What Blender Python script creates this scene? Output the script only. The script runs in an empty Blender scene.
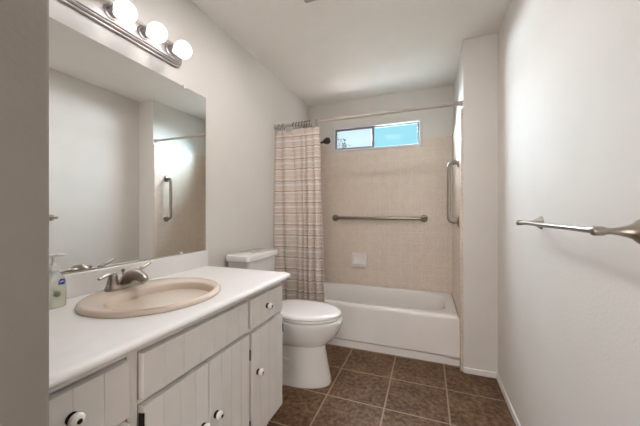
import bpy, bmesh, math, random
from mathutils import Vector, Matrix
random.seed(7)
PI = math.pi
scene = bpy.context.scene
COL = scene.collection

# ------------------------------------------------------------------ camera
cam_d = bpy.data.cameras.new('camera'); cam = bpy.data.objects.new('camera', cam_d); COL.objects.link(cam)
cam.location = (1.3222, 0.0, 1.1707)
cam.rotation_euler = (PI/2, 0, 0.3610)
cam_d.sensor_width = 36.0
cam_d.lens = 36.0*283.73/640.0
cam_d.shift_y = -0.0007
cam_d.clip_start = 0.02
scene.camera = cam

# ------------------------------------------------------------------ colour management
scene.view_settings.view_transform = 'Standard'
scene.view_settings.look = 'None'
scene.view_settings.gamma = 1.0
scene.view_settings.use_curve_mapping = False
scene.view_settings.exposure = 0.75

# ------------------------------------------------------------------ world: blue sky behind the house, neutral fill light added on the doorway side
SKY_BACK = (0.33, 0.51, 0.56, 1)
SKY_FRONT = (2.7, 2.5, 2.36, 1)
w = bpy.data.worlds.new('sky'); scene.world = w; w.use_nodes = True
nt = w.node_tree; nt.nodes.clear()
wo = nt.nodes.new('ShaderNodeOutputWorld'); bg = nt.nodes.new('ShaderNodeBackground')
tc = nt.nodes.new('ShaderNodeTexCoord'); sx = nt.nodes.new('ShaderNodeSeparateXYZ')
mr = nt.nodes.new('ShaderNodeMapRange'); mr.inputs[1].default_value = -0.3; mr.inputs[2].default_value = 0.3
mx = nt.nodes.new('ShaderNodeMix'); mx.data_type = 'RGBA'
mx.inputs[6].default_value = SKY_FRONT; mx.inputs[7].default_value = SKY_BACK
nt.links.new(tc.outputs['Generated'], sx.inputs[0]); nt.links.new(sx.outputs['Y'], mr.inputs[0])
nt.links.new(mr.outputs[0], mx.inputs[0]); nt.links.new(mx.outputs[2], bg.inputs['Color'])
bg.inputs['Strength'].default_value = 1.0
nt.links.new(bg.outputs[0], wo.inputs['Surface'])

# ------------------------------------------------------------------ daylight through the small window: broad bright sky, from the left and above
sun_d = bpy.data.lights.new('daylight', 'SUN'); sun = bpy.data.objects.new('daylight', sun_d); COL.objects.link(sun)
sun_d.energy = 82.0; sun_d.angle = math.radians(80); sun_d.color = (0.94, 0.94, 1.0)
sun.rotation_euler = Vector((0.52, -0.68, -0.54)).to_track_quat('-Z', 'Y').to_euler()
sun.location = (-2.5, 7.0, 5.0)

BULB_STRENGTH = 2.6
FILL_STRENGTH = 38.0

# ------------------------------------------------------------------ material helpers
def new_mat(name):
    m = bpy.data.materials.new(name); m.use_nodes = True
    n = m.node_tree.nodes; b = n['Principled BSDF']
    return m, m.node_tree, b
def N(t, kind, **kw):
    n = t.nodes.new(kind)
    for k, v in kw.items(): setattr(n, k, v)
    return n
def col4(c): return (c[0], c[1], c[2], 1)
def simple(name, c, rough=0.5, metal=0.0, bump=0.0, bscale=200.0, var=0.0, vscale=8.0, coat=0.0, spec=0.5):
    m, t, b = new_mat(name)
    b.inputs['Base Color'].default_value = col4(c)
    b.inputs['Roughness'].default_value = rough; b.inputs['Metallic'].default_value = metal
    b.inputs['Coat Weight'].default_value = coat; b.inputs['Specular IOR Level'].default_value = spec
    tcn = N(t, 'ShaderNodeTexCoord')
    if var > 0:
        nz = N(t, 'ShaderNodeTexNoise'); nz.inputs['Scale'].default_value = vscale; nz.inputs['Detail'].default_value = 4
        t.links.new(tcn.outputs['Object'], nz.inputs['Vector'])
        r = N(t, 'ShaderNodeValToRGB')
        r.color_ramp.elements[0].position = 0.3; r.color_ramp.elements[1].position = 0.7
        r.color_ramp.elements[0].color = col4([x*(1-var) for x in c]); r.color_ramp.elements[1].color = col4([min(1, x*(1+var*0.5)) for x in c])
        t.links.new(nz.outputs[0], r.inputs[0]); t.links.new(r.outputs[0], b.inputs['Base Color'])
    if bump > 0:
        nz = N(t, 'ShaderNodeTexNoise'); nz.inputs['Scale'].default_value = bscale; nz.inputs['Detail'].default_value = 3
        t.links.new(tcn.outputs['Object'], nz.inputs['Vector'])
        bp = N(t, 'ShaderNodeBump'); bp.inputs['Strength'].default_value = bump; bp.inputs['Distance'].default_value = 0.004
        t.links.new(nz.outputs[0], bp.inputs['Height']); t.links.new(bp.outputs[0], b.inputs['Normal'])
    return m

WALL = (0.74, 0.708, 0.668)
M = {}
M['wall'] = simple('wall_paint', WALL, 0.75, spec=0.25, bump=0.22, bscale=95, var=0.03, vscale=3)
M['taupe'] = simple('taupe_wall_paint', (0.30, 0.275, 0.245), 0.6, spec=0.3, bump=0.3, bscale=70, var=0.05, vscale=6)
M['ceiling'] = simple('ceiling_paint', (0.86, 0.82, 0.78), 0.7, bump=0.15, bscale=120, var=0.02)
M['trim'] = simple('white_trim_paint', (0.90, 0.89, 0.87), 0.35, var=0.01)
M['cabinet'] = simple('white_cabinet_paint', (0.87, 0.845, 0.825), 0.38, bump=0.04, bscale=60, var=0.03, vscale=14)
M['counter'] = simple('white_laminate', (0.88, 0.87, 0.86), 0.38, var=0.015, vscale=30)
M['sink'] = simple('bone_enamel', (0.76, 0.645, 0.55), 0.22, var=0.01, coat=0.1)
M['porcelain'] = simple('white_porcelain', (0.89, 0.885, 0.875), 0.09, var=0.01, coat=0.4)
M['tub'] = simple('tub_enamel', (0.90, 0.875, 0.855), 0.16, var=0.015, coat=0.2)
M['nickel'] = simple('brushed_nickel', (0.42, 0.38, 0.34), 0.33, 1.0, var=0.06, vscale=60)
M['bronze'] = simple('dark_shower_metal', (0.045, 0.037, 0.03), 0.5, 0.3, var=0.06, vscale=60)
M['steel'] = simple('satin_steel', (0.34, 0.305, 0.275), 0.28, 1.0, var=0.05, vscale=50)
M['plate'] = simple('brushed_fixture_plate', (0.40, 0.365, 0.35), 0.42, 1.0, var=0.05, vscale=40)
M['dark'] = simple('dark_iron', (0.02, 0.018, 0.016), 0.4, 0.6, var=0.1)
M['darkplastic'] = simple('dark_bronze_ring', (0.035, 0.03, 0.027), 0.4, 0.5, var=0.1)
M['ceramic'] = simple('soap_dish_ceramic', (0.92, 0.88, 0.85), 0.3, var=0.01)
M['knob'] = simple('white_ceramic', (0.82, 0.81, 0.79), 0.08, var=0.01, coat=0.4)
M['rod'] = simple('cream_rod', (0.46, 0.41, 0.365), 0.3, var=0.02)
M['alu'] = simple('grey_aluminium', (0.20, 0.21, 0.24), 0.5, 0.2, var=0.05)
M['vinyl'] = simple('white_window_frame', (0.72, 0.72, 0.74), 0.5, var=0.02)
M['vent'] = simple('vent_plastic', (0.42, 0.39, 0.36), 0.5, var=0.04)
M['caulk'] = simple('grout_edge', (0.64, 0.55, 0.46), 0.6, var=0.15, vscale=60)
M['mirror'] = simple('mirror_silver', (0.86, 0.87, 0.86), 0.0, 1.0)
M['mirror_edge'] = simple('mirror_edge', (0.5, 0.52, 0.5), 0.2)
M['bark'] = simple('bark', (0.10, 0.075, 0.055), 0.9, bump=0.5, bscale=40, var=0.3)
M['leaf'] = simple('leaf', (0.010, 0.018, 0.013), 1.0, spec=0.0, var=0.3, vscale=5)
M['earth'] = simple('earth', (0.30, 0.27, 0.22), 0.95, bump=0.4, bscale=20, var=0.3)
M['clearclip'] = simple('clear_clip', (0.8, 0.8, 0.78), 0.15)
M['pump'] = simple('white_pump_plastic', (0.80, 0.83, 0.84), 0.25, var=0.01)
M['blue'] = simple('blue_label', (0.02, 0.07, 0.30), 0.4)
M['labelwhite'] = simple('label_white', (0.85, 0.88, 0.9), 0.4)
M['aloe'] = simple('leaf_print', (0.16, 0.20, 0.13), 0.5)

def emit(name, c, s):
    m, t, b = new_mat(name)
    b.inputs['Base Color'].default_value = col4((0.9, 0.9, 0.9))
    b.inputs['Emission Color'].default_value = col4(c); b.inputs['Emission Strength'].default_value = s
    return m
M['bulb'] = emit('lit_bulb', (0.95, 0.975, 1.0), BULB_STRENGTH)

M['fan_fill'] = emit('added_fan_fill', (1.0, 0.95, 0.91), FILL_STRENGTH)  # glow added to the fan for overhead fill, no known lamp

def glass(name, tint, haze):
    m, t, b = new_mat(name)
    t.nodes.remove(b)
    out = [n for n in t.nodes if n.type == 'OUTPUT_MATERIAL'][0]
    tr = N(t, 'ShaderNodeBsdfTransparent'); tr.inputs[0].default_value = col4(tint)
    gl = N(t, 'ShaderNodeBsdfGlossy'); gl.inputs['Roughness'].default_value = 0.08
    fr = N(t, 'ShaderNodeFresnel'); fr.inputs[0].default_value = 1.1
    mxs = N(t, 'ShaderNodeMixShader')
    t.links.new(fr.outputs[0], mxs.inputs[0]); t.links.new(tr.outputs[0], mxs.inputs[1]); t.links.new(gl.outputs[0], mxs.inputs[2])
    last = mxs
    if haze > 0:
        tl = N(t, 'ShaderNodeBsdfTranslucent'); tl.inputs[0].default_value = (0.9, 0.93, 0.95, 1)
        nz = N(t, 'ShaderNodeTexNoise'); nz.inputs['Scale'].default_value = 14; nz.inputs['Detail'].default_value = 4
        tcn = N(t, 'ShaderNodeTexCoord'); t.links.new(tcn.outputs['Object'], nz.inputs['Vector'])
        mp = N(t, 'ShaderNodeMapRange'); mp.inputs[1].default_value = 0.35; mp.inputs[2].default_value = 0.65
        mp.inputs[3].default_value = haze*0.7; mp.inputs[4].default_value = haze*1.3
        t.links.new(nz.outputs[0], mp.inputs[0])
        m2 = N(t, 'ShaderNodeMixShader')
        t.links.new(mp.outputs[0], m2.inputs[0]); t.links.new(mxs.outputs[0], m2.inputs[1]); t.links.new(tl.outputs[0], m2.inputs[2])
        last = m2
    t.links.new(last.outputs[0], out.inputs['Surface'])
    return m
M['pane'] = glass('cyan_tinted_pane', (0.82, 0.97, 1.0), 0.0)
M['pane_hazy'] = glass('hazy_pane', (0.98, 0.95, 0.96), 0.004)

def soap_liquid():
    m, t, b = new_mat('clear_bottle_with_soap')
    b.inputs['Roughness'].default_value = 0.12
    b.inputs['Specular IOR Level'].default_value = 0.6
    tcn = N(t, 'ShaderNodeTexCoord'); s = N(t, 'ShaderNodeSeparateXYZ'); t.links.new(tcn.outputs['Object'], s.inputs[0])
    r = N(t, 'ShaderNodeValToRGB'); r.color_ramp.interpolation = 'LINEAR'
    e = r.color_ramp.elements
    e[0].position = 0.070; e[0].color = (0.90, 0.91, 0.80, 1); e[1].position = 0.080; e[1].color = (0.93, 0.95, 0.95, 1)
    t.links.new(s.outputs['Z'], r.inputs[0]); t.links.new(r.outputs[0], b.inputs['Base Color'])
    b.inputs['Transmission Weight'].default_value = 0.7; b.inputs['IOR'].default_value = 1.2
    return m
M['soap'] = soap_liquid()

def floor_tile():
    m, t, b = new_mat('brown_floor_tile')
    tcn = N(t, 'ShaderNodeTexCoord'); mp = N(t, 'ShaderNodeMapping')
    TS = 0.3605
    mp.inputs['Location'].default_value = (-1.082/TS, -2.052/0.33, 0)
    mp.inputs['Scale'].default_value = (1/TS, 1/0.33, 1)
    t.links.new(tcn.outputs['Object'], mp.inputs[0])
    br = N(t, 'ShaderNodeTexBrick'); br.offset = 0.0; br.squash = 1.0
    br.inputs['Scale'].default_value = 1.0; br.inputs['Brick Width'].default_value = 1.0; br.inputs['Row Height'].default_value = 1.0
    br.inputs['Mortar Size'].default_value = 0.015; br.inputs['Mortar Smooth'].default_value = 0.2
    br.inputs['Color1'].default_value = (0, 0, 0, 1); br.inputs['Color2'].default_value = (1, 1, 1, 1); br.inputs['Bias'].default_value = 0
    t.links.new(mp.outputs[0], br.inputs['Vector'])
    n1 = N(t, 'ShaderNodeTexNoise'); n1.inputs['Scale'].default_value = 36; n1.inputs['Detail'].default_value = 8; n1.inputs['Roughness'].default_value = 0.68
    n2 = N(t, 'ShaderNodeTexNoise'); n2.inputs['Scale'].default_value = 6; n2.inputs['Detail'].default_value = 3
    for n_ in (n1, n2): t.links.new(tcn.outputs['Object'], n_.inputs['Vector'])
    ad = N(t, 'ShaderNodeMath', operation='MULTIPLY_ADD'); ad.inputs[1].default_value = 0.30
    t.links.new(n2.outputs[0], ad.inputs[0]); t.links.new(n1.outputs[0], ad.inputs[2])
    r = N(t, 'ShaderNodeValToRGB'); e = r.color_ramp.elements
    e[0].position = 0.49; e[0].color = FT[0]; e[1].position = 0.80; e[1].color = FT[2]
    k = e.new(0.63); k.color = FT[1]
    t.links.new(ad.outputs[0], r.inputs[0])
    gm = N(t, 'ShaderNodeMix', data_type='RGBA'); gm.inputs[7].default_value = (0.34, 0.245, 0.17, 1)
    t.links.new(br.outputs['Fac'], gm.inputs[0]); t.links.new(r.outputs[0], gm.inputs[6])
    t.links.new(gm.outputs[2], b.inputs['Base Color'])
    b.inputs['Roughness'].default_value = 0.5; b.inputs['Specular IOR Level'].default_value = 0.3
    inv = N(t, 'ShaderNodeMath', operation='SUBTRACT'); inv.inputs[0].default_value = 1.0; t.links.new(br.outputs['Fac'], inv.inputs[1])
    a2 = N(t, 'ShaderNodeMath', operation='MULTIPLY_ADD'); a2.inputs[1].default_value = 0.25
    t.links.new(n1.outputs[0], a2.inputs[0]); t.links.new(inv.outputs[0], a2.inputs[2])
    bp = N(t, 'ShaderNodeBump'); bp.inputs['Strength'].default_value = 0.35; bp.inputs['Distance'].default_value = 0.004
    t.links.new(a2.outputs[0], bp.inputs['Height']); t.links.new(bp.outputs[0], b.inputs['Normal'])
    return m
FT = [(0.050, 0.024, 0.011, 1), (0.130, 0.067, 0.033, 1), (0.24, 0.145, 0.079, 1)]
M['floor'] = floor_tile()

def wall_tile(name, axis, base, rough):
    m, t, b = new_mat(name)
    tcn = N(t, 'ShaderNodeTexCoord'); s = N(t, 'ShaderNodeSeparateXYZ'); t.links.new(tcn.outputs['Object'], s.inputs[0])
    c = N(t, 'ShaderNodeCombineXYZ')
    t.links.new(s.outputs['X' if axis == 'x' else 'Y'], c.inputs[0]); t.links.new(s.outputs['Z'], c.inputs[1])
    mp = N(t, 'ShaderNodeMapping'); mp.inputs['Scale'].default_value = (1/0.108, 1/0.108, 1); mp.inputs['Location'].default_value = (0.2, 0.07, 0)
    t.links.new(c.outputs[0], mp.inputs[0])
    br = N(t, 'ShaderNodeTexBrick'); br.offset = 0.0; br.squash = 1.0
    br.inputs['Scale'].default_value = 1.0; br.inputs['Brick Width'].default_value = 1.0; br.inputs['Row Height'].default_value = 1.0
    br.inputs['Mortar Size'].default_value = 0.018; br.inputs['Mortar Smooth'].default_value = 0.3
    t.links.new(mp.outputs[0], br.inputs['Vector'])
    v = N(t, 'ShaderNodeTexNoise'); v.inputs['Scale'].default_value = 130; v.inputs['Detail'].default_value = 6; v.inputs['Roughness'].default_value = 0.7
    v2 = N(t, 'ShaderNodeTexNoise'); v2.inputs['Scale'].default_value = 18; v2.inputs['Detail'].default_value = 3
    for n_ in (v, v2): t.links.new(tcn.outputs['Object'], n_.inputs['Vector'])
    ad = N(t, 'ShaderNodeMath', operation='MULTIPLY_ADD'); ad.inputs[1].default_value = 0.10
    t.links.new(v2.outputs[0], ad.inputs[0]); t.links.new(v.outputs[0], ad.inputs[2])
    r = N(t, 'ShaderNodeValToRGB'); e = r.color_ramp.elements
    e[0].position = 0.42; e[0].color = col4([x*y for x, y in zip(base, (0.66, 0.61, 0.56))])
    e[1].position = 0.70; e[1].color = col4([min(1, x*1.14) for x in base])
    k = e.new(0.55); k.color = col4(base)
    t.links.new(ad.outputs[0], r.inputs[0])
    gm = N(t, 'ShaderNodeMix', data_type='RGBA'); gm.inputs[7].default_value = col4([min(1, x*1.07) for x in base])
    t.links.new(br.outputs['Fac'], gm.inputs[0]); t.links.new(r.outputs[0], gm.inputs[6])
    t.links.new(gm.outputs[2], b.inputs['Base Color'])
    b.inputs['Roughness'].default_value = rough
    inv = N(t, 'ShaderNodeMath', operation='SUBTRACT'); inv.inputs[0].default_value = 1.0; t.links.new(br.outputs['Fac'], inv.inputs[1])
    bp = N(t, 'ShaderNodeBump'); bp.inputs['Strength'].default_value = 0.25; bp.inputs['Distance'].default_value = 0.003
    t.links.new(inv.outputs[0], bp.inputs['Height']); t.links.new(bp.outputs[0], b.inputs['Normal'])
    return m
TILE = (0.76, 0.665, 0.575)
M['tile_back'] = wall_tile('beige_shower_tile_facing', 'x', TILE, 0.35)
M['tile_side'] = wall_tile('beige_shower_tile_side', 'y', TILE, 0.25)

def curtain_mat():
    m, t, b = new_mat('striped_curtain_cloth')
    tcn = N(t, 'ShaderNodeTexCoord'); s = N(t, 'ShaderNodeSeparateXYZ'); t.links.new(tcn.outputs['Object'], s.inputs[0])
    P = 0.20
    mo = N(t, 'ShaderNodeMath', operation='DIVIDE'); mo.inputs[1].default_value = P; t.links.new(s.outputs['Z'], mo.inputs[0])
    fr = N(t, 'ShaderNodeMath', operation='FRACT'); t.links.new(mo.outputs[0], fr.inputs[0])
    r = N(t, 'ShaderNodeValToRGB'); r.color_ramp.interpolation = 'LINEAR'
    base = (0.83, 0.72, 0.645, 1); lt = (0.91, 0.87, 0.85, 1); br_ = (0.55, 0.38, 0.28, 1); tan = (0.70, 0.55, 0.44, 1)
    stops = [(0, base), (.06, base), (.075, tan), (.09, lt), (.16, lt), (.175, br_), (.20, br_), (.215, base), (.27, lt),
             (.285, tan), (.30, base), (.40, base), (.415, tan), (.43, lt), (.52, lt), (.535, tan), (.55, base), (.63, base), (.645, br_), (.67, br_), (.685, lt),
             (.76, lt), (.775, tan), (.79, base), (.88, base), (.895, tan), (.91, lt), (.96, base)]
    e = r.color_ramp.elements
    e[0].position = 0; e[0].color = base; e[1].position = 1; e[1].color = base
    for p, c in stops[1:]:
        k = e.new(p); k.color = c
    t.links.new(fr.outputs[0], r.inputs[0])
    # slubby weave: thin uneven threads along the stripes
    mp = N(t, 'ShaderNodeMapping'); mp.inputs['Scale'].default_value = (14, 14, 420); t.links.new(tcn.outputs['Object'], mp.inputs[0])
    nz = N(t, 'ShaderNodeTexNoise'); nz.inputs['Scale'].default_value = 1.0; nz.inputs['Detail'].default_value = 2
    t.links.new(mp.outputs[0], nz.inputs['Vector'])
    m2 = N(t, 'ShaderNodeMapRange'); m2.inputs[1].default_value = .3; m2.inputs[2].default_value = .7; m2.inputs[3].default_value = .78; m2.inputs[4].default_value = 1.12
    t.links.new(nz.outputs[0], m2.inputs[0])
    mul = N(t, 'ShaderNodeMix', data_type='RGBA', blend_type='MULTIPLY'); mul.inputs[0].default_value = 1
    t.links.new(r.outputs[0], mul.inputs[6]); t.links.new(m2.outputs[0], mul.inputs[7])
    t.links.new(mul.outputs[2], b.inputs['Base Color'])
    b.inputs['Roughness'].default_value = 0.85
    b.inputs['Sheen Weight'].default_value = 0.15
    out = [n for n in t.nodes if n.type == 'OUTPUT_MATERIAL'][0]
    tl = N(t, 'ShaderNodeBsdfTranslucent'); t.links.new(mul.outputs[2], tl.inputs[0])
    ms = N(t, 'ShaderNodeMixShader'); ms.inputs[0].default_value = 0.22
    t.links.new(b.outputs[0], ms.inputs[1]); t.links.new(tl.outputs[0], ms.inputs[2]); t.links.new(ms.outputs[0], out.inputs['Surface'])
    return m
M['curtain'] = curtain_mat()

# ------------------------------------------------------------------ mesh helpers
def box(bm, x0, x1, y0, y1, z0, z1):
    v = [bm.verts.new((x, y, z)) for z in (z0, z1) for y in (y0, y1) for x in (x0, x1)]
    for f in ((0, 2, 3, 1), (4, 5, 7, 6), (0, 1, 5, 4), (2, 6, 7, 3), (0, 4, 6, 2), (1, 3, 7, 5)):
        bm.faces.new([v[i] for i in f])
def loft(bm, rings, cap0=True, cap1=True, close=True):
    vs = [[bm.verts.new(p) for p in r] for r in rings]
    n = len(rings[0])
    for a, b in zip(vs[:-1], vs[1:]):
        for i in range(n if close else n-1):
            j = (i+1) % n
            bm.faces.new((a[i], a[j], b[j], b[i]))
    if cap0: bm.faces.new(list(reversed(vs[0])))
    if cap1: bm.faces.new(vs[-1])
def frame_for(d):
    d = d.normalized(); u = Vector((0, 0, 1)) if abs(d.z) < .9 else Vector((1, 0, 0))
    a = d.cross(u).normalized(); return a, d.cross(a).normalized()
def tube(bm, pts, rad, seg=16, sq=1.0):
    pts = [Vector(p) for p in pts]
    rs = rad if isinstance(rad, (list, tuple)) else [rad]*len(pts)
    rings = []; a = b = None
    for i, p in enumerate(pts):
        d = (pts[min(i+1, len(pts)-1)] - pts[max(i-1, 0)]).normalized()
        if a is None: a, b = frame_for(d)
        else:
            a = (a - d*a.dot(d)).normalized(); b = d.cross(a).normalized()
        rings.append([p + rs[i]*(math.cos(2*PI*k/seg)*a + sq*math.sin(2*PI*k/seg)*b) for k in range(seg)])
    loft(bm, rings)
def lathe(bm, prof, origin, axis, seg=28):
    """prof: list of (distance along axis, radius)"""
    o = Vector(origin); d = Vector(axis).normalized(); a, b = frame_for(d)
    rings = [[o + d*t + max(r, 1e-4)*(math.cos(2*PI*k/seg)*a + math.sin(2*PI*k/seg)*b) for k in range(seg)] for t, r in prof]
    loft(bm, rings)
def bez(p0, p1, p2, n=8):
    p0, p1, p2 = Vector(p0), Vector(p1), Vector(p2)
    return [(1-t)**2*p0 + 2*t*(1-t)*p1 + t*t*p2 for t in [i/n for i in range(n+1)]]
def torus(bm, c, axis, R, r, seg=24, sub=8):
    c = Vector(c); d = Vector(axis).normalized(); a, b = frame_for(d)
    vs = []
    for i in range(seg):
        e = math.cos(2*PI*i/seg)*a + math.sin(2*PI*i/seg)*b
        vs.append([bm.verts.new(c + e*(R + r*math.cos(2*PI*j/sub)) + d*r*math.sin(2*PI*j/sub)) for j in range(sub)])
    for i in range(seg):
        for j in range(sub):
            bm.faces.new((vs[i][j], vs[(i+1) % seg][j], vs[(i+1) % seg][(j+1) % sub], vs[i][(j+1) % sub]))
def obj(name, bm, mat, parent=None, loc=(0, 0, 0), bevel=0.0, seg=3, smooth=40, subsurf=0):
    """bm is in world coordinates; the object's origin goes to loc"""
    bmesh.ops.recalc_face_normals(bm, faces=bm.faces)
    L = Vector(loc)
    bmesh.ops.translate(bm, verts=bm.verts, vec=-L)
    me = bpy.data.meshes.new(name); bm.to_mesh(me); bm.free()
    if smooth:
        for p in me.polygons: p.use_smooth = True
        me.set_sharp_from_angle(angle=math.radians(smooth))
    for mm in (mat if isinstance(mat, (list, tuple)) else [mat]): me.materials.append(mm)
    o = bpy.data.objects.new(name, me); COL.objects.link(o)
    o.location = L
    if parent:
        off = Vector((0, 0, 0)); q = parent
        while q: off += q.location; q = q.parent
        o.parent = parent; o.location = L - off
    if bevel:
        b = o.modifiers.new('bevel', 'BEVEL'); b.width = bevel; b.segments = seg; b.limit_method = 'ANGLE'; b.angle_limit = math.radians(50)
        b.harden_normals = False
    if subsurf:
        s = o.modifiers.new('sub', 'SUBSURF'); s.levels = subsurf; s.render_levels = subsurf
    return o
def BM(): return bmesh.new()
def struct(name, bm, mat, parent=None, **k):
    o = obj(name, bm, mat, parent, **k)
    if not parent: o['kind'] = 'structure'
    return o
def thing(name, label, cat, loc, group=None):
    o = bpy.data.objects.new(name, None); COL.objects.link(o); o.location = loc; o.empty_display_size = 0.05
    o['label'] = label; o['category'] = cat
    if group: o['group'] = group
    return o
def tag(o, label, cat, group=None):
    o['label'] = label; o['category'] = cat
    if group: o['group'] = group
    return o
def rrect(cx, cy, hx, hy, r, z, n=6):
    pts = []
    for (sx_, sy_, a0) in ((1, 1, 0), (-1, 1, PI/2), (-1, -1, PI), (1, -1, 3*PI/2)):
        for i in range(n+1):
            a = a0 + PI/2*i/n
            pts.append((cx + sx_*(hx-r) + r*math.cos(a), cy + sy_*(hy-r) + r*math.sin(a), z))
    return pts

# ------------------------------------------------------------------ room dimensions
XR, XW, XA = 1.789, 1.569, 1.554      # right wall, wing wall edge, tile face of the alcove end
YW, YT, YB, ZC = 2.318, 2.394, 3.105, 2.44
YBACK = -1.6
WX0, WX1, WZ0, WZ1 = 0.316, 1.265, 1.860, 2.135   # window opening
TT = 0.013
ZT = 1.93

# ------------------------------------------------------------------ setting
bm = BM(); box(bm, -0.12, 1.95, YBACK, 3.255, -0.12, 0); struct('floor', bm, M['floor'], smooth=0)
bm = BM(); box(bm, -0.12, 1.95, YBACK, 3.255, ZC, ZC+0.12); struct('ceiling', bm, M['ceiling'], smooth=0)
bm = BM(); box(bm, -0.12, 0, YBACK, 3.255, 0, ZC); wl = struct('wall_left', bm, M['wall'], smooth=0)
bm = BM(); box(bm, XR, 1.95, YBACK, YW, 0, ZC); struct('wall_right', bm, M['wall'], smooth=0)
bm = BM(); box(bm, XW, 1.95, YW, 3.255, 0, ZC); ww = struct('wall_wing', bm, M['wall'], bevel=0.004, seg=3)
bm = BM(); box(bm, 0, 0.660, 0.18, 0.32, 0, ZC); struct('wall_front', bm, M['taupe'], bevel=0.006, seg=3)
bm = BM()
box(bm, 0, XW, YB, 3.195, 0, WZ0); box(bm, 0, XW, YB, 3.195, WZ1, ZC)
box(bm, 0, WX0, YB, 3.195, WZ0, WZ1); box(bm, WX1, XW, YB, 3.195, WZ0, WZ1)
wb = struct('wall_back', bm, M['wall'], smooth=0)
# unseen wall behind the viewpoint, added with a doorway sized to admit fill light
bm = BM(); box(bm, 0, 0.75, YBACK, YBACK+0.1, 0, ZC); box(bm, 1.66, XR, YBACK, YBACK+0.1, 0, ZC); box(bm, 0.75, 1.66, YBACK, YBACK+0.1, 2.1, ZC)
struct('wall_rear', bm, M['wall'], smooth=0)
# tile cladding in the tub alcove
bm = BM()
box(bm, TT, XA, YB-TT, YB, 0.372, WZ0-0.004); box(bm, TT, WX0-0.004, YB-TT, YB, WZ0-0.004, ZT); box(bm, WX1+0.004, XA, YB-TT, YB, WZ0-0.004, ZT)
obj('tile_cladding', bm, M['tile_back'], wb, smooth=0)
bm = BM(); box(bm, XA, XW, YW+0.004, YB, 0.0, ZT+0.01)
# keep the tile clear of the tub: the strip in front of the tub runs to the floor, the rest starts at the rim
obj('tile_cladding', bm, M['tile_side'], ww, bevel=0.004, seg=2)
bm = BM(); box(bm, 0, TT, 2.40, YB, 0.372, ZT); obj('tile_cladding', bm, M['tile_side'], wl, smooth=0)
# baseboards
def baseboard(name, pts):
    (x0, x1, y0, y1) = pts
    bm = BM(); box(bm, x0, x1, y0, y1, 0, 0.042); struct(name, bm, M['trim'], bevel=0.004, seg=2)
baseboard('baseboard_wing', (XW+0.002, XR, YW-0.012, YW))
baseboard('baseboard_right', (XR-0.012, XR, YBACK, YW-0.012))
baseboard('baseboard_left', (0, 0.012, 1.46, 2.39))
# window
wz = bpy.data.objects.new('window_1', None); COL.objects.link(wz); wz.location = ((WX0+WX1)/2, 3.16, WZ0); wz['kind'] = 'structure'
def frame(bm, x0, x1, z0, z1, y0, y1, wv, wh=None):
    wh = wh or wv
    box(bm, x0, x0+wv, y0, y1, z0, z1); box(bm, x1-wv, x1, y0, y1, z0, z1)
    box(bm, x0+wv, x1-wv, y0, y1, z0, z0+wh); box(bm, x0+wv, x1-wv, y0, y1, z1-wh, z1)
bm = BM(); frame(bm, WX0, WX1, WZ0, WZ1, YB-0.018, 3.17, 0.020, 0.020); obj('window_frame', bm, M['vinyl'], wz, bevel=0.002, seg=2)
xm = 0.762
ix0, ix1, iz0, iz1 = WX0+0.020, WX1-0.020, WZ0+0.020, WZ1-0.020
bm = BM(); frame(bm, ix0, xm+0.02, iz0, iz1, 3.108, 3.126, 0.022, 0.022); sa = obj('sash', bm, M['alu'], wz, bevel=0.002, seg=2)
bm = BM(); box(bm, ix0+0.022, xm-.002, 3.115, 3.119, iz0+0.022, iz1-0.022); obj('pane', bm, M['pane_hazy'], sa, smooth=0)
bm = BM(); frame(bm, xm-0.012, ix1, iz0, iz1, 3.128, 3.146, 0.018, 0.010); sb = obj('sash', bm, M['alu'], wz, bevel=0.002, seg=2)
bm = BM(); box(bm, xm+0.008, ix1-0.020, 3.135, 3.139, iz0+0.012, iz1-0.012); obj('pane', bm, M['pane'], sb, smooth=0)

# ------------------------------------------------------------------ outside: ground and a tree seen through the left pane
bm = BM(); box(bm, -8, 8, 3.4, 14, -0.4, -0.2); struct('ground', bm, M['earth'], smooth=0)
tr = thing('tree', 'leafy tree outdoors seen through the left window pane', 'tree', (-1.15, 6.2, -0.2))
bm = BM(); tube(bm, [(-1.15, 6.2, -0.2), (-1.13, 6.2, .7), (-1.1, 6.22, 1.5), (-1.0, 6.2, 2.3)], [.09, .07, .055, .03], 10)
for e_ in ((-.75, 6.1, 2.6), (-1.4, 6.3, 2.5), (-.9, 6.5, 2.7), (-.62, 6.2, 2.35)):
    tube(bm, [(-1.08, 6.2, 1.7), (((-1.05+e_[0])/2), 6.2, 2.1), e_], [.03, .02, .008], 6)
obj('trunk', bm, M['bark'], tr, (-1.15, 6.2, -0.2))
bm = BM()
rg = random.Random(3)
for c_, R_, n_ in (((-.72, 6.1, 2.62), .20, 60), ((-1.4, 6.3, 2.6), .35, 130), ((-.95, 6.4, 2.78), .26, 80), ((-.60, 6.2, 2.42), .18, 60), ((-1.1, 6.2, 2.4), .35, 110)):
    for i in range(n_):
        d = Vector((rg.gauss(0, 1), rg.gauss(0, 1), rg.gauss(0, 1))).normalized()*R_*rg.random()**.4
        p = Vector(c_)+d; a = Vector((rg.gauss(0, 1), rg.gauss(0, 1), rg.gauss(0, .6))).normalized(); u, v_ = frame_for(a)
        L_, W_ = .045, .018
        q = [bm.verts.new(p + s_) for s_ in (-a*L_, u*W_ + v_*.004, a*L_, -u*W_ + v_*.004)]
        bm.faces.new(q)
obj('foliage', bm, M['leaf'], tr, (-1.0, 6.2, 2.5), smooth=0)
tr.location.x += 0.27

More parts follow.
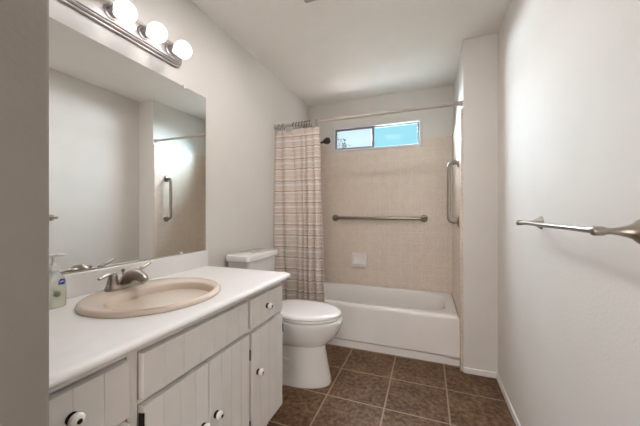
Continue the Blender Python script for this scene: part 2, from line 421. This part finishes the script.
# ------------------------------------------------------------------ bathtub
tb_x0, tb_x1, tb_y0, tb_y1, tb_z = 0.0135, XA-0.001, YT, YB-TT-0.001, 0.379
bm = BM()
cx, cy = (tb_x0+tb_x1)/2, (tb_y0+tb_y1)/2
hx, hy = (tb_x1-tb_x0)/2, (tb_y1-tb_y0)/2
NT = 96
def rectpt(a, hx_, hy_, r):
    # rounded rectangle by angle of an even parametrisation
    c, s = math.cos(a), math.sin(a)
    k = min(hx_/abs(c) if abs(c) > 1e-9 else 1e9, hy_/abs(s) if abs(s) > 1e-9 else 1e9)
    return c*k, s*k
def sup(a, A, B, n):
    c, s = math.cos(a), math.sin(a)
    k = (abs(c/A)**n + abs(s/B)**n)**(-1/n)
    return c*k, s*k
ang = sorted([2*PI*i/NT for i in range(NT)] + [math.atan2(sy_*hy, sx_*hx) % (2*PI) for sx_ in (1, -1) for sy_ in (1, -1)])
def R_out(ins, z): return [(cx+p[0], cy+p[1], z) for p in [rectpt(a, hx-ins, hy-ins, 0) for a in ang]]
def R_in(A, B, n, z, dx=0, dy=0): return [(cx+dx+p[0], cy+dy+p[1], z) for p in [sup(a, A, B, n) for a in ang]]
A0, B0 = hx-0.085, hy-0.070
loft(bm, [R_out(0, 0), R_out(0, .058), R_out(.026, .059), R_out(.026, .0685), R_out(-.004, .069), R_out(0, .34), R_out(0, tb_z-0.022), R_out(0.003, tb_z-0.010), R_out(0.010, tb_z-0.002), R_out(0.018, tb_z),
          R_in(A0+.012, B0+.012, 5, tb_z-0.001), R_in(A0+.003, B0+.003, 4.6, tb_z-.006), R_in(A0-.006, B0-.006, 4.4, tb_z-.022),
          R_in(A0-.03, B0-.022, 4.0, tb_z-.12, 0.0), R_in(A0-.075, B0-.04, 3.6, .15), R_in(A0-.12, B0-.075, 3.2, .095), R_in(A0-.2, B0-.13, 3, .082)])
# the apron's shadow groove stops short of the right end
box(bm, 1.452, tb_x1, YT, YT+.02, .050, .076)
tub = tag(obj('bathtub', bm, M['tub'], None, (cx, cy, 0)), 'glossy white alcove bathtub below the beige tiled wall', 'bathtub')

# ------------------------------------------------------------------ toilet
TY = 1.842
def egg(x0, x1, hw, z, n=48, e=2.3, flat=0.0):
    c_ = x0 + (x1-x0)*0.44
    pts = []
    for i in range(n):
        a = 2*PI*i/n; cc, ss = math.cos(a), math.sin(a)
        if cc >= 0: x = c_ + (x1-c_)*abs(cc)**(2/2.1); y = hw*math.copysign(abs(ss)**(2/2.1), ss)
        else: x = c_ - (c_-x0)*abs(cc)**(2/2.9); y = hw*math.copysign(abs(ss)**(2/2.9), ss)
        pts.append((x, TY+y, z))
    return pts
toilet = thing('toilet', 'white two-piece toilet between the vanity and the bathtub', 'toilet', (0.40, TY, 0))
bm = BM()
loft(bm, [egg(.17, .702, .126, 0), egg(.165, .708, .129, .012), egg(.17, .702, .125, .05), egg(.175, .680, .114, .15), egg(.17, .664, .109, .24),
          egg(.15, .664, .112, .262), egg(.12, .684, .129, .276), egg(.10, .714, .149, .300), egg(.075, .746, .168, .338), egg(.06, .770, .183, .385), egg(.055, .786, .193, .425), egg(.055, .786, .193, .441), egg(.06, .778, .186, .449)])
bowl = obj('bowl', bm, M['porcelain'], toilet, (0.40, TY, 0))
# trapway bulge and bolt cap on the side of the pedestal
for s in (-1, 1):
    bm = BM(); loft(bm, [[(x, TY+s*(.10+o_), z) for x, z in zz] for o_, zz in
        ((-.02, [(.24, .03), (.45, .03), (.47, .20), (.22, .24)]), (.022, [(.26, .035), (.43, .035), (.45, .17), (.25, .20)]))])
    obj('trapway', bm, M['porcelain'], bowl, (0.35, TY+s*.1, .1), bevel=.012, seg=4)
    bm = BM(); lathe(bm, [(0, .016), (.012, .016), (.02, .011), (.023, .002)], (.34, TY+s*.135, 0.0), (0, 0, 1), 16)
    obj('bolt_cap', bm, M['porcelain'], bowl, (.34, TY+s*.135, 0))
bm = BM(); loft(bm, [egg(.255, .766, .182, .4495), egg(.25, .771, .186, .455), egg(.25, .771, .186, .465), egg(.256, .766, .182, .470)])
obj('seat', bm, M['porcelain'], toilet, (0.45, TY, .43))
bm = BM(); loft(bm, [egg(.255, .766, .182, .4705), egg(.248, .774, .188, .475), egg(.249, .773, .187, .485), egg(.258, .763, .180, .493), egg(.285, .737, .16, .497), egg(.33, .68, .12, .499)])
obj('seat_lid', bm, M['porcelain'], toilet, (0.45, TY, .45))
for s in (-1, 1):
    bm = BM(); lathe(bm, [(0, .012), (.045, .012)], (.252, TY+s*.075-.022, .483), (0, 1, 0), 14); obj('hinge', bm, M['porcelain'], toilet, (.252, TY+s*.075, .483))
bm = BM()
def tankring(z, x1, hw, r): return rrect((.018+x1)/2, TY-.036, (x1-.018)/2, hw, r, z)
loft(bm, [tankring(.43, .17, .165, .03), tankring(.45, .18, .172, .03), tankring(.62, .190, .186, .03), tankring(.832, .198, .196, .03)])
obj('tank', bm, M['porcelain'], toilet, (.1, TY, .42))
bm = BM()
loft(bm, [tankring(.8325, .203, .203, .022), tankring(.836, .209, .209, .024), tankring(.866, .210, .210, .024), tankring(.874, .206, .206, .023), tankring(.878, .195, .195, .020)])
lid = obj('tank_lid', bm, M['porcelain'], toilet, (.1, TY, .84))
bm = BM(); lathe(bm, [(0, .024), (.003, .024), (.006, .021)], (.115, TY-.045, .8765), (0, 0, 1), 24)
bt = obj('flush_button', bm, M['steel'], lid, (.115, TY-.045, .877)); bt['label'] = 'chrome flush button'

# ------------------------------------------------------------------ vanity cabinet
VC = thing('vanity_cabinet', 'white painted vanity cabinet with grooved plank doors and black hinges', 'cabinet', (0.29, 0.86, 0))
CX = 0.568
CY0, CY1 = 0.322, 1.392
bm = BM()
ZB = 0.8115
# face frame: stiles and rails, with thin dark gaps round every front
for y0, y1 in ((CY0, .327), (.530, .559), (1.0695, 1.0765), (1.3755, CY1)): box(bm, CX-.02, CX, y0, y1, .105, ZB)
for y0, y1, rails in ((.327, .530, ((.105, .131), (.6155, .630), (.7825, ZB))), (.559, 1.0695, ((.105, .131), (.635, .6485), (.7825, ZB))), (1.0765, 1.3755, ((.105, .131), (.629, .645), (.7825, ZB)))):
    for z0, z1 in rails: box(bm, CX-.02, CX, y0, y1, z0, z1)
box(bm, 0.002, CX-.0202, CY1-.018, CY1, 0.105, ZB); box(bm, 0.002, CX-.0202, CY0, CY0+.018, 0.105, ZB)
box(bm, 0.002, CX-.0202, CY0+.0182, CY1-.0182, 0.105, 0.123); box(bm, 0.002, .008, CY0+.0182, CY1-.0182, 0.1232, ZB)
box(bm, 0.002, CX-0.07, CY0, CY1-0.02, 0.0, 0.1045)
body = obj('body', bm, M['cabinet'], VC, (0.29, 0.86, 0), bevel=.001, seg=1)
def panel(name, y0, y1, z0, z1, planks):
    """a front of vertical planks with V grooves, eased edges"""
    xf, xb, g, d = CX+0.019, CX-0.016, 0.0014, 0.0022
    sec = [(xb, y0), (xf-.003, y0), (xf, y0+.003)]
    for k in range(1, planks):
        y = y0 + (y1-y0)*k/planks
        sec += [(xf, y-g), (xf-d, y), (xf, y+g)]
    sec += [(xf, y1-.003), (xf-.003, y1), (xb, y1)]
    bm = BM()
    loft(bm, [[(x, y, z0) for x, y in sec], [(x, y, z1) for x, y in sec]])
    return obj(name, bm, M['cabinet'], VC, (xf, (y0+y1)/2, (z0+z1)/2), smooth=0)
def knob(parent, y, z):
    x = CX+0.019
    bm = BM(); lathe(bm, [(.006, .0065), (.009, .012), (.015, .0160), (.021, .0160), (.026, .0125), (.0285, .0062)], (0, 0, 0), (1, 0, 0), 24)
    n1 = len(bm.faces)
    lathe(bm, [(0, .0130), (.003, .0130), (.0045, .0075), (.0075, .0070)], (0, 0, 0), (1, 0, 0), 24)
    lathe(bm, [(.0275, .0060), (.0295, .0054), (.0300, .002)], (0, 0, 0), (1, 0, 0), 20)
    bm.faces.ensure_lookup_table()
    for i, f in enumerate(bm.faces): f.material_index = 0 if i < n1 else 1
    bmesh.ops.translate(bm, verts=bm.verts, vec=Vector((x, y, z)))
    o = obj('knob', bm, [M['knob'], M['dark']], parent, (x, y, z)); o['label'] = 'round white ceramic knob with black centre'
def hinge(parent, y, z):
    bm = BM(); box(bm, CX+.001, CX+.0185, y-.0018, y+.0018, z-.020, z+.020); tube(bm, [(CX+.0185, y, z-.023), (CX+.0185, y, z+.023)], .0026, 10)
    h = obj('hinge', bm, M['dark'], parent, (CX+.02, y, z)); h['label'] = 'small black hinge'
ft = panel('false_front', .562, 1.056, .652, .779, 7)
dl = panel('drawer', .330, .526, .633, .779, 3); knob(dl, .393, .716)
ds = panel('drawer', 1.079, 1.372, .648, .779, 4); knob(ds, 1.212, .714)
d1 = panel('door', .330, .526, .135, .612, 3); hinge(d1, .329, .52); hinge(d1, .329, .22); knob(d1, .50, .38)
d2 = panel('door', .566, .815, .135, .632, 4); hinge(d2, .563, .59); hinge(d2, .563, .20); knob(d2, .785, .42)
d3 = panel('door', .819, 1.066, .135, .632, 4); hinge(d3, 1.070, .536); hinge(d3, 1.070, .22); knob(d3, .852, .420)
d4 = panel('door', 1.083, 1.372, .135, .626, 4); hinge(d4, 1.376, .545); hinge(d4, 1.376, .20); knob(d4, 1.130, .433)

# ------------------------------------------------------------------ countertop with sink cutout, backsplash
SX, SY = 0.302, 0.838
CT = thing('countertop', 'white laminate vanity countertop with low backsplash below the mirror', 'countertop', (0.30, 0.88, 0.812))
kx0, kx1, ky0, ky1, kz0, kz1 = 0.0, 0.615, 0.322, 1.436, 0.812, 0.836
rc = 0.03
def ct_ring(ins, z):
    """outline with the free front corner rounded, by angle around the sink centre"""
    out = []
    x0, x1, y0, y1 = kx0+ins*0, kx1-ins, ky0, ky1-ins
    for a in cang:
        c, s = math.cos(a), math.sin(a)
        k = 1e9
        if c > 1e-9: k = min(k, (x1-SX)/c)
        if c < -1e-9: k = min(k, (x0-SX)/c)
        if s > 1e-9: k = min(k, (y1-SY)/s)
        if s < -1e-9: k = min(k, (y0-SY)/s)
        x, y = SX+c*k, SY+s*k
        # round the corner at (x1, y1)
        ox, oy = x1-rc, y1-rc
        if x > ox and y > oy:
            dx, dy = c, s; px_, py_ = SX-ox, SY-oy
            B_ = px_*dx+py_*dy; C_ = px_*px_+py_*py_-rc*rc
            t_ = -B_ + math.sqrt(max(0, B_*B_-C_)); x, y = SX+dx*t_, SY+dy*t_
        out.append((x, y, z))
    return out
cang = sorted([2*PI*i/120 for i in range(120)] + [math.atan2(y-SY, x-SX) % (2*PI) for x in (kx0, kx1) for y in (ky0, ky1)]
              + [math.atan2(ky1-rc+rc*math.sin(q)-SY, kx1-rc+rc*math.cos(q)-SX) % (2*PI) for q in (0, .4, .8, 1.2, PI/2)])
def ct_hole(z): return [(SX+p[0], SY+p[1], z) for p in [sup(a, .228, .243, 2.0) for a in cang]]
bm = BM()
rings = [ct_hole(kz0), ct_ring(.005, kz0), ct_ring(.001, kz0+.004), ct_ring(0, kz0+.009), ct_ring(.001, kz1-.010), ct_ring(.005, kz1-.0045), ct_ring(.012, kz1-.001), ct_ring(.020, kz1), ct_hole(kz1), ct_hole(kz0)]
loft(bm, rings, cap0=False, cap1=False)
bmesh.ops.remove_doubles(bm, verts=bm.verts, dist=1e-5)
obj('slab', bm, M['counter'], CT, (0.30, 0.88, kz0), smooth=50)
bm = BM(); box(bm, 0.0, 0.020, ky0, 1.440, kz1-.002, 0.930); obj('backsplash', bm, M['counter'], CT, (0.01, 0.88, kz1), bevel=.006, seg=4)

# ------------------------------------------------------------------ sink
bm = BM()
NS = 80
def el(A, B, z, dx=0, dy=0, n=2.0): return [(SX+dx+p[0], SY+dy+p[1], z) for p in [sup(2*PI*i/NS, A, B, n) for i in range(NS)]]
AX, AY = 0.239, 0.254
loft(bm, [el(.222, .237, kz1-.012), el(.222, .237, kz1+.0008), el(AX-.002, AY-.002, kz1+.0008), el(AX, AY, kz1+.004), el(AX-.002, AY-.002, kz1+.011), el(AX-.008, AY-.008, kz1+.017), el(AX-.016, AY-.016, kz1+.020),
          el(.162, .196, kz1+.0198, .056, -.014, 2.3), el(.156, .190, kz1+.017, .058, -.015, 2.3), el(.152, .186, kz1+.010, .060, -.016, 2.3), el(.148, .181, kz1-.012, .060, -.016, 2.3), el(.140, .172, kz1-.05, .058, -.014, 2.3), el(.120, .150, kz1-.09, .052, -.01), el(.08, .10, kz1-.118, .046), el(.03, .035, kz1-.128, .04), el(.022, .022, kz1-.131, .04)])
sink = thing('sink', 'oval bone-coloured drop-in sink set in the white countertop', 'sink', (SX, SY, .825))
obj('basin', bm, M['sink'], sink, (SX, SY, .825), smooth=60)
bm = BM(); lathe(bm, [(0, .021), (.003, .021), (.004, .016), (.006, .014), (.009, .004)], (SX+.04, SY, kz1-.130), (0, 0, 1), 24)
o = obj('drain', bm, M['nickel'], sink, (SX+.04, SY, kz1-.13)); o['label'] = 'metal drain'

# ------------------------------------------------------------------ faucet
FX, FY, FZ = 0.128, 0.834, kz1+0.0205
fa = thing('faucet', 'brushed nickel two-handle faucet on the back ledge of the sink', 'faucet', (FX, FY, FZ))
bm = BM()
loft(bm, [rrect(FX, FY, .027, .082, .0268, FZ), rrect(FX, FY, .027, .082, .0268, FZ+.007), rrect(FX, FY, .024, .078, .0238, FZ+.015), rrect(FX, FY, .017, .068, .0168, FZ+.021)])
obj('base', bm, M['nickel'], fa, (FX, FY, FZ))
for s in (-1, 1):
    hy = FY+s*.053
    bm = BM()
    lathe(bm, [(0, .024), (.006, .0245), (.010, .021), (.016, .0205), (.035, .0165), (.046, .0145), (.054, .012), (.058, .005)], (FX, hy, FZ+.012), (0, 0, 1), 22)
    z1 = FZ+.064
    if s < 0: path = [(FX, hy, z1-.010), (FX+.004, hy-.010, z1), (FX+.008, hy-.026, z1+.002), (FX+.010, hy-.044, z1-.004), (FX+.012, hy-.060, z1-.007)]
    else: path = [(FX, hy, z1-.010), (FX+.002, hy+.012, z1+.002), (FX+.002, hy+.028, z1+.008), (FX+.002, hy+.044, z1+.014), (FX+.003, hy+.060, z1+.022)]
    tube(bm, path, [.010, .011, .0095, .008, .0075], 14, .7)
    obj('handle', bm, M['nickel'], fa, (FX, hy, FZ+.012))
bm = BM()
tube(bm, [(FX-.006, FY, FZ+.008), (FX+.004, FY, FZ+.030), (FX+.022, FY, FZ+.046), (FX+.048, FY, FZ+.054), (FX+.078, FY, FZ+.054), (FX+.100, FY, FZ+.046), (FX+.108, FY, FZ+.036)], [.024, .0245, .024, .0225, .021, .0195, .0175], 20)
lathe(bm, [(0, .0135), (.012, .0135)], (FX+.106, FY, FZ+.042), (.45, 0, -.9), 18)
obj('spout', bm, M['nickel'], fa, (FX, FY, FZ+.01))
bm = BM(); tube(bm, [(FX-.016, FY, FZ+.012), (FX-.016, FY, FZ+.066)], .0026, 10); lathe(bm, [(0, .003), (.004, .0065), (.011, .0075), (.014, .004)], (FX-.016, FY, FZ+.062), (0, 0, 1), 14)
obj('lift_rod', bm, M['nickel'], fa, (FX-.016, FY, FZ+.012))

# ------------------------------------------------------------------ soap dispenser bottle
BX, BY, BZ = 0.090, 0.604, kz1+0.0005
so = thing('soap_dispenser', 'clear pump bottle of pale hand soap with blue label mark beside the sink', 'soap bottle', (BX, BY, BZ))
bm = BM()
def bo(z, a, b, n=2.6): return [(BX+p[0], BY+p[1], BZ+z) for p in [sup(2*PI*i/40, a, b, n) for i in range(40)]]
loft(bm, [bo(0, .021, .031), bo(.004, .0235, .034), bo(.06, .0235, .034), bo(.090, .023, .0325), bo(.105, .0205, .027), bo(.117, .016, .021), bo(.125, .013, .0135), bo(.132, .012, .012)])
btl = obj('bottle', bm, M['soap'], so, (BX, BY, BZ))
bm = BM()
lathe(bm, [(0, .015), (.016, .0145), (.018, .008), (.026, .007), (.028, .0042), (.052, .0042)], (BX, BY, BZ+.130), (0, 0, 1), 20)
tube(bm, [(BX-.008, BY-.034, BZ+.180), (BX-.003, BY-.012, BZ+.184), (BX, BY, BZ+.184), (BX+.004, BY+.018, BZ+.184), (BX+.007, BY+.032, BZ+.181)], [.0042, .007, .009, .0085, .005], 12, .7)
p_ = obj('pump', bm, M['pump'], so, (BX, BY, BZ+.13)); p_['label'] = 'white plastic pump top'
# label marks on the front of the bottle (the side facing the room): blue swoosh plate and a leafy sprig
fx = BX+.0238
bm = BM()
def lab(cy_, cz_, pts, off=.0006):
    def surf(y):
        k = max(0.0, 1-abs((y-BY)/.034)**2.6); return BX + .0235*k**(1/2.6)
    vs0 = [(surf(y)+off, y, z) for y, z in pts]; vs1 = [(surf(y)-.002, y, z) for y, z in pts]
    loft(bm, [vs1, vs0])
lab(0, 0, [(BY+.003, BZ+.081), (BY+.020, BZ+.079), (BY+.025, BZ+.087), (BY+.024, BZ+.099), (BY+.010, BZ+.100), (BY+.004, BZ+.092)])
o = obj('label', bm, M['blue'], btl, (fx, BY, BZ+.09), smooth=0); o['label'] = 'blue label mark'
bm = BM()
lab(0, 0, [(BY+.007, BZ+.0875), (BY+.013, BZ+.0905), (BY+.021, BZ+.0885), (BY+.021, BZ+.0905), (BY+.013, BZ+.093), (BY+.007, BZ+.090)], .0009)
obj('label_lettering', bm, M['labelwhite'], btl, (fx, BY, BZ+.09), smooth=0)
bm = BM()
for a_, l_ in ((-.9, .024), (-.45, .029), (0.0, .026), (.5, .027), (.95, .02)):
    b0 = (BY-.001, BZ+.038); tip = (b0[0]+l_*math.sin(a_)*.8, b0[1]+l_*math.cos(a_)); mid = ((b0[0]+tip[0])/2, (b0[1]+tip[1])/2); w_ = .0028
    lab(0, 0, [b0, (mid[0]+w_*math.cos(a_), mid[1]-w_*math.sin(a_)), tip, (mid[0]-w_*math.cos(a_), mid[1]+w_*math.sin(a_))])
o = obj('leaf_print', bm, M['aloe'], btl, (fx, BY, BZ+.05), smooth=0); o['label'] = 'small green leaf print'

# ------------------------------------------------------------------ mirror
mi = thing('wall_mirror', 'large frameless rectangular mirror above the vanity', 'mirror', (0.003, 0.88, 0.935))
bm = BM(); box(bm, 0.0005, 0.006, 0.326, 1.433, 0.9365, 1.900)
bm.faces.ensure_lookup_table()
mg = obj('mirror_glass', bm, [M['mirror_edge'], M['mirror']], mi, (0.003, 0.88, 0.935), smooth=0)
for p in mg.data.polygons: p.material_index = 1 if p.normal.x > .9 else 0
for (y, z, s) in ((1.262, 1.900, 1), (1.237, .9365, -1), (.55, 1.900, 1), (.55, .9365, -1)):
    bm = BM(); box(bm, 0.0062, 0.010, y-.009, y+.009, z-s*.010 if s > 0 else z-.002, z+.002 if s > 0 else z+.010); box(bm, 0.0005, 0.010, y-.009, y+.009, *( (z+.0005, z+.010) if s > 0 else (z-.004, z-.0005)))
    obj('mirror_clip', bm, M['clearclip'], mi, (0.006, y, z), bevel=.001, seg=2)

# ------------------------------------------------------------------ vanity light
LZ = 2.044
vl = thing('vanity_light', 'brushed metal bar light with four round lit bulbs above the mirror', 'light fixture', (0.0, 0.912, LZ))
bm = BM()
ly0, ly1 = 0.572, 1.240
def plate(ins, x): 
    c_ = (ly0+ly1)/2; return [(x, c_+p[1], LZ+p[0]) for p in [(q[0], q[1]) for q in rrect(0, 0, .063-ins, (ly1-ly0)/2-ins, .050-ins*.9, 0, 8)]]
loft(bm, [plate(0, .0005), plate(0, .010), plate(.004, .014), plate(.010, .014), plate(.012, .020), plate(.018, .024), plate(.022, .024), plate(.025, .030), plate(.030, .032)])
obj('back_plate', bm, M['plate'], vl, (0.0, 0.912, LZ), smooth=25)
for y in (0.684, 0.836, 0.988, 1.140):
    bm = BM(); lathe(bm, [(.030, .032), (.036, .031), (.040, .023), (.070, .021), (.074, .0185), (.076, .012)], (0, y, LZ), (1, 0, 0), 24)
    sk = obj('socket', bm, M['plate'], vl, (.03, y, LZ))
    bm = BM(); prof = [(.066, .014), (.072, .017)]
    cxb, rb = .124, .0425
    for i in range(3, 25):
        a = PI - PI*i/24; prof.append((cxb+rb*math.cos(a), max(rb*math.sin(a), .0006)))
    lathe(bm, prof, (0, y, LZ-.006), (1, -0, -0.10), 32)
    b_ = obj('bulb', bm, M['bulb'], sk, (.108, y, LZ)); b_['label'] = 'round lit globe bulb'

# ------------------------------------------------------------------ shower rod, rings and curtain
RY, RZ = 2.322, 1.968
def rody(x): return 2.318 + .032*x/1.566
def rodz(x): return 1.966 + .018*x/1.566
ro = thing('shower_curtain_rod', 'straight tan shower curtain rod spanning the tub alcove', 'curtain rod', (0.78, rody(.78), rodz(.78)))
bm = BM(); tube(bm, [(0.002, rody(0), rodz(0)), (1.566, rody(1.566), rodz(1.566))], .0125, 18); obj('rod', bm, M['rod'], ro, (0.78, rody(.78), rodz(.78)))
for x, d in ((0.0008, 1), (1.5682, -1)):
    bm = BM(); lathe(bm, [(0, .022), (.006, .022), (.012, .017), (.024, .0155)], (x, rody(x), rodz(x)), (d, 0, 0), 20); obj('flange', bm, M['rod'], ro, (x, rody(x), rodz(x)))
ringx = [.045, .085, .192, .222, .250, .278, .305, .328, .352, .415]
words = ['first', 'second', 'third', 'fourth', 'fifth', 'sixth', 'seventh', 'eighth', 'ninth', 'tenth']
ring0 = thing('curtain_ring', '', 'curtain ring', (0, RY, RZ))
bm = BM(); torus(bm, (0, RY, RZ-.012), (1, 0, .12), .0265, .0022, 26, 8); rp = obj('hoop', bm, M['darkplastic'], ring0, (0, RY, RZ))
bm = BM()
for k in range(5):
    a = math.radians(50+20*k); bmesh.ops.create_uvsphere(bm, u_segments=10, v_segments=6, radius=.0045, matrix=Matrix.Translation((0, RY+.0265*math.cos(a), RZ-.012+.0265*math.sin(a))))
rb_ = obj('roller_beads', bm, M['darkplastic'], ring0, (0, RY, RZ))
for i, x in enumerate(ringx):
    if i == 0: r_ = ring0
    else:
        r_ = ring0.copy(); COL.objects.link(r_)
        for ch in (rp, rb_):
            c = ch.copy(); COL.objects.link(c); c.parent = r_
    r_.location = (x, rody(x), rodz(x))
    r_['label'] = 'dark curtain ring, %s along the rod counting from the left wall' % words[i]; r_['category'] = 'curtain ring'; r_['group'] = 'curtain rings on the shower rod'
# curtain cloth
bm = BM()
NU, NV = 200, 40
rings_ = []
def fold(u, v):
    # broad bulges towards the room with narrow valleys between them; bunched tighter right of the middle
    ph = PI*(0.35 + 3.4*u + 1.5*math.exp(-((u-.62)/.16)**2)*(u-.62)*3 + 2.6*u*u + .10*math.sin(4*v+5*u))
    k = abs(math.sin(ph))**.75
    amp = .040 + .018*min(1, v*1.5)
    return .038 - amp*k*(.8+.2*math.sin(9*u+2*v)) - .012*v*(1-u)
for j in range(NV+1):
    v = j/NV
    row = []
    xr = .440 + .056*v
    for i in range(NU+1):
        u = i/NU
        x = .004 + (xr-.004)*u + .004*math.sin(9*u+2*v)*v*min(1, 6*u)
        dmin = min(abs(x-rx) for rx in ringx)
        top = 1.928 - min(.022, dmin*.45)
        z = top + (.235-top)*v
        y = rody(x) - .004 + fold(u, v)*(.35+.65*min(1, v*9))
        row.append((max(x, .003), min(y, YT-.022), z))
    rings_.append(row)
loft(bm, rings_, cap0=False, cap1=False, close=False)
cu = obj('shower_curtain', bm, M['curtain'], None, (.22, RY, RZ-.04), smooth=80)
so_ = cu.modifiers.new('thickness', 'SOLIDIFY'); so_.thickness = .0016
tag(cu, 'beige and brown striped shower curtain bunched at the left of the tub', 'shower curtain')

# ------------------------------------------------------------------ shower head
sh = thing('shower_fixture', 'metal shower head on a wall arm just right of the curtain', 'shower head', (TT, 2.76, 1.90))
bm = BM(); lathe(bm, [(0, .034), (.004, .034), (.010, .022), (.014, .012)], (TT+.0005, 2.76, 1.905), (1, 0, 0), 24); obj('escutcheon', bm, M['nickel'], sh, (TT, 2.76, 1.905))
bm = BM(); tube(bm, [(TT+.006, 2.76, 1.905), (.12, 2.76, 1.912), (.22, 2.76, 1.908), (.292, 2.76, 1.897)], .009, 12); obj('shower_arm', bm, M['bronze'], sh, (.1, 2.76, 1.905))
bm = BM(); lathe(bm, [(-.008, .010), (.004, .012), (.012, .010), (.022, .014), (.040, .024), (.060, .032), (.080, .034), (.092, .030), (.099, .020), (.101, .01)], (.298, 2.76, 1.897), (1, -.30, .10), 28)
obj('shower_head', bm, M['bronze'], sh, (.298, 2.76, 1.897))

# ------------------------------------------------------------------ grab bars
def flange(o, p, d, parent):
    bm = BM(); lathe(bm, [(0.0004, .038), (.004, .038), (.009, .033), (.012, .020)], p, d, 26); obj('flange', bm, M['steel'], parent, p)
yf = YB-TT
g1 = thing('grab_bar', 'long horizontal steel grab bar on the back tiled wall', 'grab bar', (.818, yf, 1.11))
gy = yf-.052
x0_, x1_ = .344, 1.293
bm = BM()
pts = [(x0_, yf-.002, 1.11)] + bez((x0_, gy+.03, 1.11), (x0_, gy, 1.11), (x0_+.035, gy, 1.11)) + bez((x1_-.035, gy, 1.11), (x1_, gy, 1.11), (x1_, gy+.03, 1.11)) + [(x1_, yf-.002, 1.11)]
tube(bm, pts, .0170, 18); obj('bar', bm, M['steel'], g1, (.818, yf, 1.11))
flange(0, (x0_, yf, 1.11), (0, -1, 0), g1); flange(0, (x1_, yf, 1.11), (0, -1, 0), g1)
g2 = thing('grab_bar', 'vertical steel grab bar on the right tiled end of the alcove', 'grab bar', (XA, 2.48, 1.33))
GY = 2.48; za, zb = 1.100, 1.567; gx = XA-.068
bm = BM()
pts = [(XA-.002, GY, za)] + bez((gx+.035, GY, za), (gx, GY, za), (gx, GY, za+.04)) + bez((gx, GY, zb-.04), (gx, GY, zb), (gx+.035, GY, zb)) + [(XA-.002, GY, zb)]
tube(bm, pts, .0170, 18); obj('bar', bm, M['steel'], g2, (XA, GY, 1.33))
flange(0, (XA, GY, za), (-1, 0, 0), g2); flange(0, (XA, GY, zb), (-1, 0, 0), g2)

# ------------------------------------------------------------------ soap dish
sd = thing('soap_dish', 'white ceramic soap dish set in the back tiled wall', 'soap dish', (.63, yf, .645))
dx0, dx1, dz0, dz1 = .560, .700, .575, .715
bm = BM()
cxs, czs = .622, .648
def sq(h, v, y, r, zo=0): return [(p[0], y, p[1]) for p in rrect(cxs, czs+zo, h, v, r, 0, 4)]
loft(bm, [sq(.080, .076, yf-.0004, .008), sq(.080, .076, yf-.016, .008), sq(.074, .070, yf-.026, .010), sq(.064, .058, yf-.026, .012), sq(.060, .054, yf-.010, .012), sq(.05, .050, yf-.004, .012)], cap0=False)
obj('back_plate', bm, M['ceramic'], sd, (cxs, yf, .645), smooth=35)
bm = BM()
sec = [(yf-.006, .590), (yf-.044, .594), (yf-.064, .606), (yf-.069, .628), (yf-.062, .630), (yf-.054, .614), (yf-.038, .606), (yf-.006, .604)]
loft(bm, [[(x, y, z) for y, z in sec] for x in (cxs-.054, cxs-.046, cxs+.046, cxs+.054)])
obj('tray', bm, M['ceramic'], sd, (.63, yf, .6), bevel=.002, seg=2)

# ------------------------------------------------------------------ towel bar
tw = thing('towel_bar', 'brushed nickel towel bar with flared posts on the right wall', 'towel bar', (XR, 1.23, 1.125))
tx = XR-.078
yn, yfar = .882, 1.500
bm = BM(); tube(bm, [(tx, yn, 1.126), (tx, yfar, 1.126)], .0078, 16); obj('bar', bm, M['steel'], tw, (tx, 1.23, 1.126))
for y in (yn, yfar):
    bm = BM()
    lathe(bm, [(.0005, .029), (.003, .029), (.006, .0265), (.014, .0190), (.026, .0138), (.040, .0100), (.054, .0078), (.064, .0085), (.070, .0112), (.088, .0118), (.092, .010), (.095, .004)], (XR, y, 1.126), (-1, 0, 0), 28)
    obj('post', bm, M['nickel'], tw, (XR, y, 1.126))

# ------------------------------------------------------------------ ceiling exhaust vent
ve = thing('exhaust_fan', 'square grey exhaust fan on the ceiling with an added fill light panel', 'exhaust fan', (.79, 1.42, ZC))
bm = BM()
def q4(h, z): return rrect(.79, 1.415, h, h, .01, z)
loft(bm, [q4(.153, ZC-.0005), q4(.153, ZC-.010), q4(.146, ZC-.016), q4(.118, ZC-.016), q4(.114, ZC-.006), q4(.05, ZC-.0055)])
ho = obj('housing', bm, M['vent'], ve, (.79, 1.415, ZC), smooth=25)
bm = BM(); loft(bm, [q4(.112, ZC-.0045), q4(.112, ZC-.009), q4(.106, ZC-.0125)])  # glowing panel added under the fan to brighten the room from above
obj('fill_panel', bm, M['fan_fill'], ve, (.79, 1.415, ZC-.012), smooth=25)
